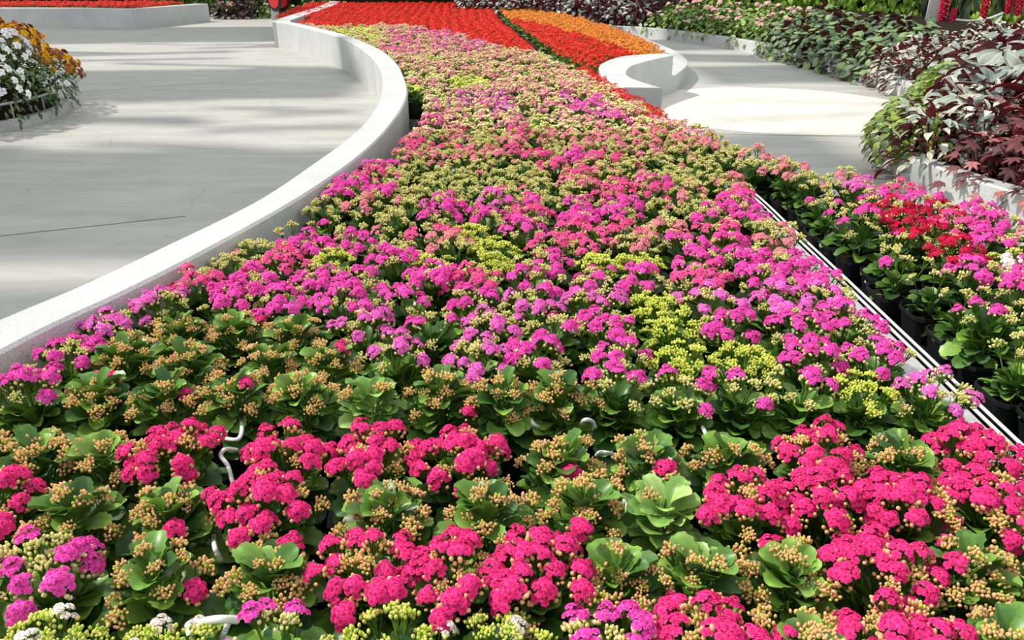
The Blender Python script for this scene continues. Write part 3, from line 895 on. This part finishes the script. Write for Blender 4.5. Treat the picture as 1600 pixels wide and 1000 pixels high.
def flower_bunch(cols, n=26, R=.05, r=.022):
    g = Geo()
    for k in range(n):
        q = math.sqrt((k + .5) / n); a = k * 2.4
        fl = floret(1, r * rng.uniform(.8, 1.15))
        g.addg(fl, rot_z(a) @ rot_y(q * 1.0), (R * q * math.cos(a), R * q * math.sin(a), .035 * (1 - q * q)), np.asarray(cols[rng.integers(0, len(cols))]))
    g.addg(tube([(0, 0, -.12), (0, 0, .02)], .004, .003, 4, STALK, False))
    return g.get()
PALEPINK = make_mesh('pale_pink_flowers', flower_bunch([srgb(244, 200, 196), srgb(236, 170, 172), srgb(250, 224, 214)]), M_PETAL)

def begonia(name, kind, x, y, z, label, group=None, s=1.0, blooms=0, cat='plant'):
    t = put(name, None, None, (x, y, z), (0, 0, random.uniform(0, 6.28)), label, cat, group)
    t.scale = (s, s, s * random.uniform(.92, 1.1))
    put('foliage', random.choice(BM[kind]), t)
    put('stem', STEML if kind == 'lime' else STEMG if kind == 'flowering' else STEM, t)
    for k in range(blooms):
        a = random.uniform(0, 6.28); r = random.uniform(.05, .28)
        o = put('flower_cluster', PALEPINK, t, (r * math.cos(a), r * math.sin(a), .34 - 1.6 * r * r)); q = random.uniform(.6, 1.25); o.scale = (q, q, q)
        o.rotation_euler = (random.uniform(-.5, .5), random.uniform(-.5, .5), 0)
    return t

def kerb_spots(k0, k1, d, step):
    """spots along the kerb between two of its points, d metres behind it"""
    i0, i1 = k0 * 6, k1 * 6
    seg = offset(kerb_line, d)[i0:i1 + 1]
    L = np.concatenate([[0], np.cumsum(np.hypot(*np.diff(seg, axis=0).T))])
    return [(float(np.interp(s, L, seg[:, 0])), float(np.interp(s, L, seg[:, 1]))) for s in np.arange(step / 2, L[-1], step)]

def plant_band(name, kind, k0, k1, ds, step, label, group, s=1.0, blooms=0, dz=0):
    for ri, d in enumerate(ds):
        for x, y in kerb_spots(k0, k1, d, step):
            x += random.uniform(-.05, .05); y += random.uniform(-.05, .05)
            px, py = proj(x, y, .4)
            if px > 1950: continue
            begonia(name, kind, x, y, mound_z(x, y) - .02 + dz, label(ri), group, s * random.uniform(.9, 1.1), blooms if not callable(blooms) else blooms())

along = ['at the kerb', 'one row behind the kerb', 'two rows behind the kerb', 'three rows behind the kerb', 'four rows behind the kerb']
plant_band('flowering_begonia', 'flowering', 1, 4, (.28, .72, 1.2), .48, lambda r: f'green begonia with pale pink flowers, {along[r]} across the far path', 'pink-flowered begonias across the path', 1.05, lambda: random.choice((2, 3, 4)))
plant_band('round_leaf_begonia', 'round', 4, 7, (.12, .5, .95), .38, lambda r: f'round-leaved green and dark red begonia, {along[r]} across the far path', 'round-leaved begonias across the path', 1.12)
plant_band('variegated_begonia', 'variegated', 7, 8, (.15, .5, .95, 1.4), .36, lambda r: f'dark narrow-leaved begonia, {along[r]} behind the round inlay', 'narrow-leaved begonias behind the inlay', 1.15)
plant_band('rex_begonia', 'silver', 8, 9, (.5, .95, 1.5), .5, lambda r: f'silver-leaved begonia behind the lime edging, {along[r]}', 'silver begonias behind the inlay', 1.0)
plant_band('lime_foliage_plant', 'lime', 9, 13, (.02, .22), .2, lambda r: ('lime green edging plant at the kerb beside the round inlay', 'lime green edging plant just behind the kerb beside the inlay')[r], 'lime green edging plants', 1.25, 0, .10)
plant_band('variegated_begonia', 'variegated', 12, 14, (.12, .4, .7), .30, lambda r: f'silver-edged narrow begonia with burgundy undersides, {along[r]} of the near mound', 'silver-edged begonias on the near mound', 1.2)
plant_band('variegated_begonia', 'variegated', 12, 13, (1.0, 1.3), .32, lambda r: 'silver-edged narrow begonia below the large silver leaves', 'silver-edged begonias on the near mound', 1.1)
plant_band('bronze_begonia', 'bronze', 13, 16, (.55, .85, 1.15, 1.5), .34, lambda r: f'bronze red jagged-leaved begonia, {along[min(4, r + 1)]}', 'bronze begonias on the near mound', 1.1)
plant_band('bronze_begonia', 'bronze', 14, 16, (.2,), .36, lambda r: 'bronze red jagged-leaved begonia hanging over the near kerb', 'bronze begonias on the near mound', 1.05)
plant_band('rex_begonia', 'silver', 9, 13, (.55, .95, 1.35, 1.8, 2.25), .42, lambda r: f'large silver-leaved begonia with burgundy undersides, {along[r]} of the near mound', 'large silver begonias on the near mound', 1.15, 0, .08)
for i in range(4):
    for j in range(10):
        x = -1.2 + j * .47 + .2 * (i % 2); y = 22.6 + i * .5 - (j - 3) * .3
        if x < 3.6: begonia('pewter_begonia', 'pewter', x, y, .22 + .12 * i, 'dark pewter-leaved begonia in the mass behind the orange flowers', 'pewter begonias behind the orange flowers', 1.35)

V = [(x, 22.3 + .5 * i - ((x + 1.2) / .47 - 3) * .3, .2 + .12 * i) for i in (0, 3.6) for x in (-1.6, 3.7)]
put('soil_mound', poly_mesh('soil_slope', V, [(0, 1, 3, 2)], M_SOIL), kind='structure', label='sloping soil under the pewter begonias', cat='soil')
V = [(-16, 23.6, .232), (-11.8, 23.5, .232), (-10.2, 23.0, .232), (-9.6, 26.4, .232), (-16, 26.6, .232)]
put('soil_mound', poly_mesh('far_soil', V, [(0, 1, 2, 3, 4)], M_SOIL), kind='structure', label='soil behind the pale angular wall', cat='soil')

# ------------------------------------------------------------------ green walls at the back
def leaf_screen(name, p0, p1, z0, z1, n, l, cols, label, shape='heart', droop=1.1, bulge=.25, asp=.6):
    g = Geo(); p0 = np.array(p0, float); p1 = np.array(p1, float)
    d = p1 - p0; L = np.linalg.norm(d); d /= L
    nrm = np.array([d[1], -d[0]])
    if nrm[1] > 0: nrm = -nrm
    base = math.atan2(nrm[1], nrm[0])
    for k in range(n):
        s = rng.uniform(0, L); z = rng.uniform(z0, z1); w = rng.uniform(0, bulge) * (1 + .5 * math.sin(s * 2.1 + z * 3))
        c = np.asarray(cols[rng.integers(0, len(cols))]) * rng.uniform(.75, 1.15)
        ll = l * rng.uniform(.7, 1.25)
        lf = leaf(ll, ll * asp, 5, 3, -.1, .8, .15, 0, c, c * 1.05, shape)
        M = rot_z(base + rng.uniform(-.7, .7)) @ rot_y(droop + rng.uniform(-.5, .4)) @ rot_x(rng.uniform(-.4, .4))
        q = p0 + d * s + nrm * w
        g.addg(lf, M, (q[0], q[1], z))
    put(name, make_mesh(name, g.get(), M_LEAF), label=label, cat='foliage', kind='stuff')

M_HEDGE = plain('hedge_backing', srgb(26, 36, 18), .9, 0, .1)
def backing(name, p0, p1, z0, z1, label):
    (xa, ya), (xb, yb) = p0, p1
    V = [(xa, ya, z0), (xb, yb, z0), (xb, yb, z1), (xa, ya, z1), (xa, ya + .2, z0), (xb, yb + .2, z0), (xb, yb + .2, z1), (xa, ya + .2, z1)]
    put(name, poly_mesh(name, V, [(0, 1, 2, 3), (5, 4, 7, 6), (3, 2, 6, 7), (1, 5, 6, 2), (4, 0, 3, 7)], M_HEDGE), label=label, cat='wall', kind='structure')
IV0, IV1 = (4.9, 21.4), (15.5, 16.2)
backing('wall_right', (4.9, 21.55), (15.5, 16.35), 0, 2.4, 'dark panel behind the ivy')
leaf_screen('ivy_foliage', IV0, IV1, .3, 2.3, 5200, .17, [srgb(108, 150, 36), srgb(132, 172, 48), srgb(84, 122, 30), srgb(150, 186, 70)], 'bright green ivy leaves hanging over the back wall')
backing('wall_back', (-22, 31.2), (6, 25.5), 0, 3, 'dark green back wall')
leaf_screen('hedge_foliage', (-12, 28.9), (-4.5, 28.3), .25, 1.8, 2600, .16, [srgb(70, 100, 48), srgb(92, 126, 56), srgb(54, 80, 40), srgb(120, 150, 70)], 'mixed green foliage on the shelves at the back', 'heart', .6, .5, .75)
leaf_screen('dark_foliage', (-1.5, 25.4), (5.0, 22.4), .6, 2.0, 1800, .2, [srgb(92, 60, 58), srgb(64, 52, 50), srgb(110, 112, 98), srgb(74, 34, 38)], 'dark foliage behind the pewter begonias', 'lance', .4, .5, .6)
for i, x in enumerate((-8.9, -8.5, -8.1)):
    begonia('dark_leaf_plant', 'dark', x - .25, 27.1 + .1 * i, .02, ['dark purple leafy plant beside the end of the pale wall', 'dark purple leafy plant, second from the pale wall', 'dark purple leafy plant, third from the pale wall'][i], None, 1.3, 3)
for i in range(7):
    x = -8.0 + .42 * i
    begonia('flowering_begonia', 'flowering', x, 27.6 + .05 * i, .02, ('green bedding plant with pink flowers beside the purple plants' if i < 2 else 'low green bedding plant edging the far left path'), 'bedding plants at the far left path' if i > 1 else 'pink bedding plants by the purple ones', 1.25, 4 if i < 2 else 1)
shelf = put('plant_shelf', None, None, (-8.2, 28.1, 0), label='grey metal plant shelf among the far left greenery', cat='shelf')
def boxm(name, x0, x1, y0, y1, z0, z1, mat):
    V = [(x, y, z) for z in (z0, z1) for x, y in ((x0, y0), (x1, y0), (x1, y1), (x0, y1))]
    return poly_mesh(name, V, [(3, 2, 1, 0), (4, 5, 6, 7), (0, 1, 5, 4), (1, 2, 6, 5), (2, 3, 7, 6), (3, 0, 4, 7)], mat)
put('shelf_board', boxm('shelf_board', 0, 3.4, 0, .4, .62, .68, M_STEEL), shelf)
for x in (.1, 1.7, 3.2): put('leg', boxm('leg', x, x + .06, .05, .1, 0, .62, M_STEEL), shelf)
# hose reel: a red drum between black flanges on a grey post
reel = put('hose_reel', None, None, (-7.15, 26.4, 0), label='red and black hose reel on a grey stand behind the wall', cat='hose reel')
def disc(name, r, w, mat, x0):
    me = make_mesh(name, tube([(x0, 0, 0), (x0 + w, 0, 0)], r, r, 28), mat, False); return me
for nm, r, w, x0, mat in (('drum', .24, .28, -.14, M_RED), ('flange', .34, .03, -.17, M_BLACK), ('flange', .34, .03, .14, M_BLACK), ('hub_cap', .24, .03, -.20, M_RED)):
    o = put(nm, disc(nm, r, w, mat, x0), reel, (0, 0, .60)); o.rotation_euler = (0, 0, .9)
put('stand', boxm('stand', -.3, -.04, .05, .2, 0, .42, M_STEEL), reel)
put('bracket', boxm('bracket', -.03, .03, -.03, .03, 0, .58, M_BLACK), reel)

# post, pipe and shelf edge by the ivy on the right
post = put('square_post', None, None, (7.72, 15.6, 0), label='grey square steel post in front of the ivy', cat='post')
post.rotation_euler = (0, 0, -.35)
put('shaft', boxm('shaft', -.12, .12, -.12, .12, 0, 4.2, M_STEEL), post)
put('base_plate', boxm('base_plate', -.25, .25, -.2, .2, 0, .02, M_STEEL), post)
put('downpipe', make_mesh('downpipe', tube([(7.52, 15.5, .3), (7.53, 15.5, 1.25), (7.54, 15.5, 1.9)], .018, .018, 8), M_WHITEPIPE), label='thin white pipe running up the left side of the grey post', cat='pipe')
ledge = put('plant_ledge', boxm('plant_ledge', 7.9, 8.95, 15.3, 15.6, .56, .64, M_STEEL), label='grey ledge under the red hanging flowers beside the post', cat='ledge')
put('white_hose', make_mesh('white_hose', tube(smooth_line([(7.88, 15.25, .69), (8.2, 15.2, .67), (8.5, 15.22, .71), (8.75, 15.25, .80)], 6), .02, .02, 7), M_WHITEPIPE), label='white hose curving along the ledge beside the grey post', cat='hose')
# red hanging flower spikes
def spike():
    g = Geo()
    for k in range(46):
        t = k / 45; a = k * 2.4; r = .07 * math.sin(PI * min(1, .15 + t * .85)) + .012
        c = np.asarray(COL['crimson']) * rng.uniform(.7, 1.2)
        g.addg(bud(.075, .024, c * .8, c * 1.1, 5), rot_z(a) @ rot_y(2.1), (r * .4 * math.cos(a), r * .4 * math.sin(a), -.5 * t))
    return g.get()
SP = make_mesh('flower_spike', spike(), M_PETAL)
for i, (px, py, Y, s, lab) in enumerate(((1543, -6, 15.0, .78, 'large crimson hanging flower spike in front of the ivy'), (1480, -10, 15.3, .9, 'crimson hanging flower spike close to the grey post'), (1492, 12, 15.2, .6, 'short crimson hanging flower spike above the ledge, beside the post'),
                                          (1582, -14, 15.0, .7, 'crimson hanging flower spike near the ivy, second from the frame edge'), (1598, -14, 14.9, .75, 'crimson hanging flower spike at the far right edge'))):
    dx, dy = px - 800, py - 500
    yy = FPX * cs - dy * sn; zz = -FPX * sn - dy * cs
    t = Y / yy
    o = put('hanging_flower', None, None, (dx * t, Y, H + zz * t), None, lab, 'flower'); o.scale = (s, s, s)
    put('flower_spike', SP, o)
    put('stem', make_mesh('stem', tube([(0, 0, 1.2), (.02, 0, .5), (0, 0, -.5)], .012, .008, 5, STALK), M_LEAF), o)
leaf_screen('tropical_foliage', (7.9, 16.6), (10.2, 15.9), .9, 2.4, 150, .5, [srgb(52, 70, 40), srgb(40, 54, 34), srgb(76, 92, 50)], 'dark strap leaves behind the red hanging flowers', 'lance', 1.1, .3, .22)

# ------------------------------------------------------------------ round planter of violas on the left
RC = (-6.95, 9.1)
def arc(r, z, a0, a1, n=40): return [(RC[0] + r * math.cos(a0 + (a1 - a0) * k / n), RC[1] + r * math.sin(a0 + (a1 - a0) * k / n), z) for k in range(n + 1)]
ring = put('round_planter', None, None, (0, 0, 0), label='round steel-framed planter holding white and yellow violas', cat='planter')
V, F = [], []
for k in range(72):
    a = 2 * PI * k / 72
    for r, z in ((1.78, 0), (1.78, .1), (1.7, .1), (1.7, 0)): V.append((RC[0] + r * math.cos(a), RC[1] + r * math.sin(a), z))
for k in range(72):
    for j in range(4):
        a = k * 4 + j; b = k * 4 + (j + 1) % 4; c = ((k + 1) % 72) * 4
        F.append((a, b, c + (j + 1) % 4, c + j))
put('base_ring', poly_mesh('base_ring', V, F, M_STEEL), ring)
put('top_rail', make_mesh('top_rail', tube(arc(1.72, .26, -2.6, .12), .014, .014, 7), M_STEEL), ring)
for k in range(9):
    a = -2.3 + k * .29
    p = np.array((RC[0] + 1.72 * math.cos(a), RC[1] + 1.72 * math.sin(a)))
    put('upright', make_mesh('upright', tube([(*p, .09), (*p, .26)], .009, .009, 6), M_STEEL), ring)
V = [(RC[0], RC[1], .95)]; F = []
for i, (r, z) in enumerate(((.6, .9), (1.1, .7), (1.5, .36), (1.66, .05))):
    for k in range(36): V.append((RC[0] + r * math.cos(k * PI / 18), RC[1] + r * math.sin(k * PI / 18), z))
for k in range(36):
    F.append((0, 1 + k, 1 + (k + 1) % 36))
    for i in range(3): F.append((1 + i * 36 + k, 1 + (i + 1) * 36 + k, 1 + (i + 1) * 36 + (k + 1) % 36, 1 + i * 36 + (k + 1) % 36))
put('soil', poly_mesh('planter_soil', V, F, M_SOIL, True), ring)

def viola_fol():
    return begonia_foliage(90, .2, .18, .055, .5, [srgb(62, 96, 44), srgb(78, 112, 50), srgb(48, 78, 38)], 'lance', .5, 4, 3, 1.0, 0, .1, .02, .5, 0)
def viola_blooms(cols, n):
    g = Geo()
    for k in range(n):
        q = math.sqrt((k + .5) / n); a = k * 2.4 + rng.uniform(-.4, .4); r = .2 * q
        p = (r * math.cos(a), r * math.sin(a), .30 - .13 * q * q + rng.uniform(-.01, .03))
        g.addg(floret(1, .032 * rng.uniform(.8, 1.15)), rot_z(a) @ rot_y(.5 + q * .6), p, np.asarray(cols[rng.integers(0, len(cols))]))
        g.addg(tube([(p[0] * .8, p[1] * .8, p[2] - .1), p], .002, .002, 3, STALK, False))
    return g.get()
VF = [make_mesh('viola_foliage', viola_fol(), M_LEAF) for _ in range(3)]
VW = [make_mesh('white_blossoms', viola_blooms([srgb(250, 250, 248), srgb(240, 240, 246)], 24), M_PETAL) for _ in range(3)]
VG = [make_mesh('few_white_blossoms', viola_blooms([srgb(250, 250, 248)], 3), M_PETAL) for _ in range(2)]
VYL = [make_mesh('yellow_blossoms', viola_blooms([srgb(246, 190, 20), srgb(240, 170, 30), srgb(160, 90, 50), srgb(176, 110, 60), srgb(140, 80, 52)], 24), M_PETAL) for _ in range(3)]
for i, r in enumerate((.25, .62, 1.0, 1.36, 1.66)):
    m = max(4, int(2 * PI * r / .36))
    for k in range(m):
        a = 2 * PI * k / m + .2 * i
        x, y = RC[0] + r * math.cos(a), RC[1] + r * math.sin(a)
        z = float(np.interp(r, (0, .6, 1.1, 1.5, 1.7), (1.0, .94, .76, .46, .22)))
        if proj(x, y, z)[0] < -130: continue
        yel = (y - RC[1]) * .9 + (x - RC[0]) * .05 > .38
        few = (not yel) and (x - RC[0]) > 1.38 and (y - RC[1]) > -.5
        nm = 'yellow_viola' if yel else 'white_viola'
        lab = 'yellow and rust brown viola on the back of the round mound' if yel else ('mostly green viola with few white flowers at the mound edge' if few else 'white-flowered viola on the front of the round mound')
        t = put(nm, None, None, (x, y, z), None, lab, 'flower', 'yellow violas on the round mound' if yel else ('green violas at the mound edge' if few else 'white violas on the round mound'))
        out = .5 * min(1, r / 1.5)
        t.rotation_euler = (-out * math.sin(a), out * math.cos(a), 0)
        t.scale = (1.45, 1.45, 1.35)
        put('foliage', random.choice(VF), t, (0, 0, 0), (0, 0, random.uniform(0, 6)))
        put('blossoms', random.choice(VYL if yel else VG if few else VW), t, (0, 0, 0), (0, 0, random.uniform(0, 6)))

# ------------------------------------------------------------------ light: high sun, partly blocked by unseen added panels
SUN = Vector((-.8, .18, 1.0)).normalized()
sun = bpy.data.lights.new('sun', 'SUN'); sun.energy = 4.1; sun.angle = math.radians(3.2); sun.color = (1.0, .95, .85)
so = bpy.data.objects.new('sun', sun); C.objects.link(so)
so.rotation_euler = SUN.to_track_quat('Z', 'Y').to_euler()
w = bpy.data.worlds.new('world'); bpy.context.scene.world = w; w.use_nodes = True
bg = w.node_tree.nodes['Background']; bg.inputs['Color'].default_value = (.95, .98, 1.0, 1); bg.inputs['Strength'].default_value = .9

# unseen panels added well above the frame to put half shade on the paths
ZR = 6.0
def shade(x0, x1, y0, y1, skew=0.0):
    """panel that shades the given stretch of floor"""
    k = ZR / SUN.z; ox, oy = SUN.x * k, SUN.y * k
    V = [(x0 + ox, y0 + oy, ZR), (x1 + ox, y0 + skew + oy, ZR), (x1 + ox, y1 + skew + oy, ZR), (x0 + ox, y1 + oy, ZR)]
    V += [(a, b, c + .06) for a, b, c in V]
    put('ceiling', poly_mesh('shade_panel_mesh', V, [(0, 3, 2, 1), (4, 5, 6, 7), (0, 1, 5, 4), (1, 2, 6, 5), (2, 3, 7, 6), (3, 0, 4, 7)], M_SHADE), kind='structure', label='roof shading panel above the path', cat='ceiling')
M_SHADE, _nt, _N, _L, _P = new_mat('shade_caster')
_t = _N.new('ShaderNodeBsdfTranslucent'); _t.inputs['Color'].default_value = (.8, .82, .82, 1)
_P.inputs['Base Color'].default_value = (.7, .7, .7, 1)
_m = _N.new('ShaderNodeMixShader'); _m.inputs['Fac'].default_value = .5
_L.new(_P.outputs[0], _m.inputs[1]); _L.new(_t.outputs[0], _m.inputs[2]); _L.new(_m.outputs[0], _N['Material Output'].inputs['Surface'])
for q in ((-12, -1.55, 1.0, 3.15, .25), (-3.6, -1.5, 3.0, 3.9, .3), (-12, -1.5, 4.1, 7.25, .35), (-12, -5.0, 7.5, 7.62, .9), (-4.2, -2.4, 7.75, 8.0, -.3), (-3.3, -1.6, 8.3, 8.55, .35),
          (-12, -3.6, 8.3, 8.7, .7), (-5.6, -3.4, 9.05, 9.5, -.35), (-2.9, -1.9, 9.3, 9.6, .3), (-12, -2.2, 10.0, 13.3, .7), (-12, -5.2, 14.2, 14.5, 1.2), (-7.0, -3.3, 14.6, 14.9, -.8),
          (-9.0, -5.5, 15.7, 16.1, .9), (-12, -7.5, 16.8, 17.2, -.6), (-6.6, -4.6, 17.3, 17.6, .5), (-16, -5.0, 18.2, 23.0, .8),
          (2.95, 5.2, 12.0, 14.2, .3), (3.0, 4.6, 15.0, 16.4, -.3), (3.0, 4.8, 16.9, 19.5, .3), (1.9, 3.1, 5.6, 8.15, .25), (2.2, 4.6, 9.0, 9.12, .5), (2.6, 4.9, 10.5, 10.6, -.4)):
    shade(*q)
for yc in (3.1, 4.05, 7.3, 10.0, 13.35, 18.2):          # extra slanting strips added to break up the shade edges
    for k in range(9):
        x0 = -1.7 - .16 * max(0, yc - 8) - 1.25 * k - random.uniform(0, .6); w_ = random.uniform(.9, 2.2)
        y0 = yc + random.uniform(-.32, .32)
        shade(x0 - w_, x0, y0, y0 + random.uniform(.12, .3), random.uniform(-.5, .6))

sc = bpy.context.scene
sc.view_settings.view_transform = 'Standard'
sc.view_settings.look = 'None'
sc.view_settings.gamma = 1
sc.view_settings.use_curve_mapping = False
sc.view_settings.exposure = 0.0
sc.cycles.max_bounces = 6
sc.cycles.use_denoising = True
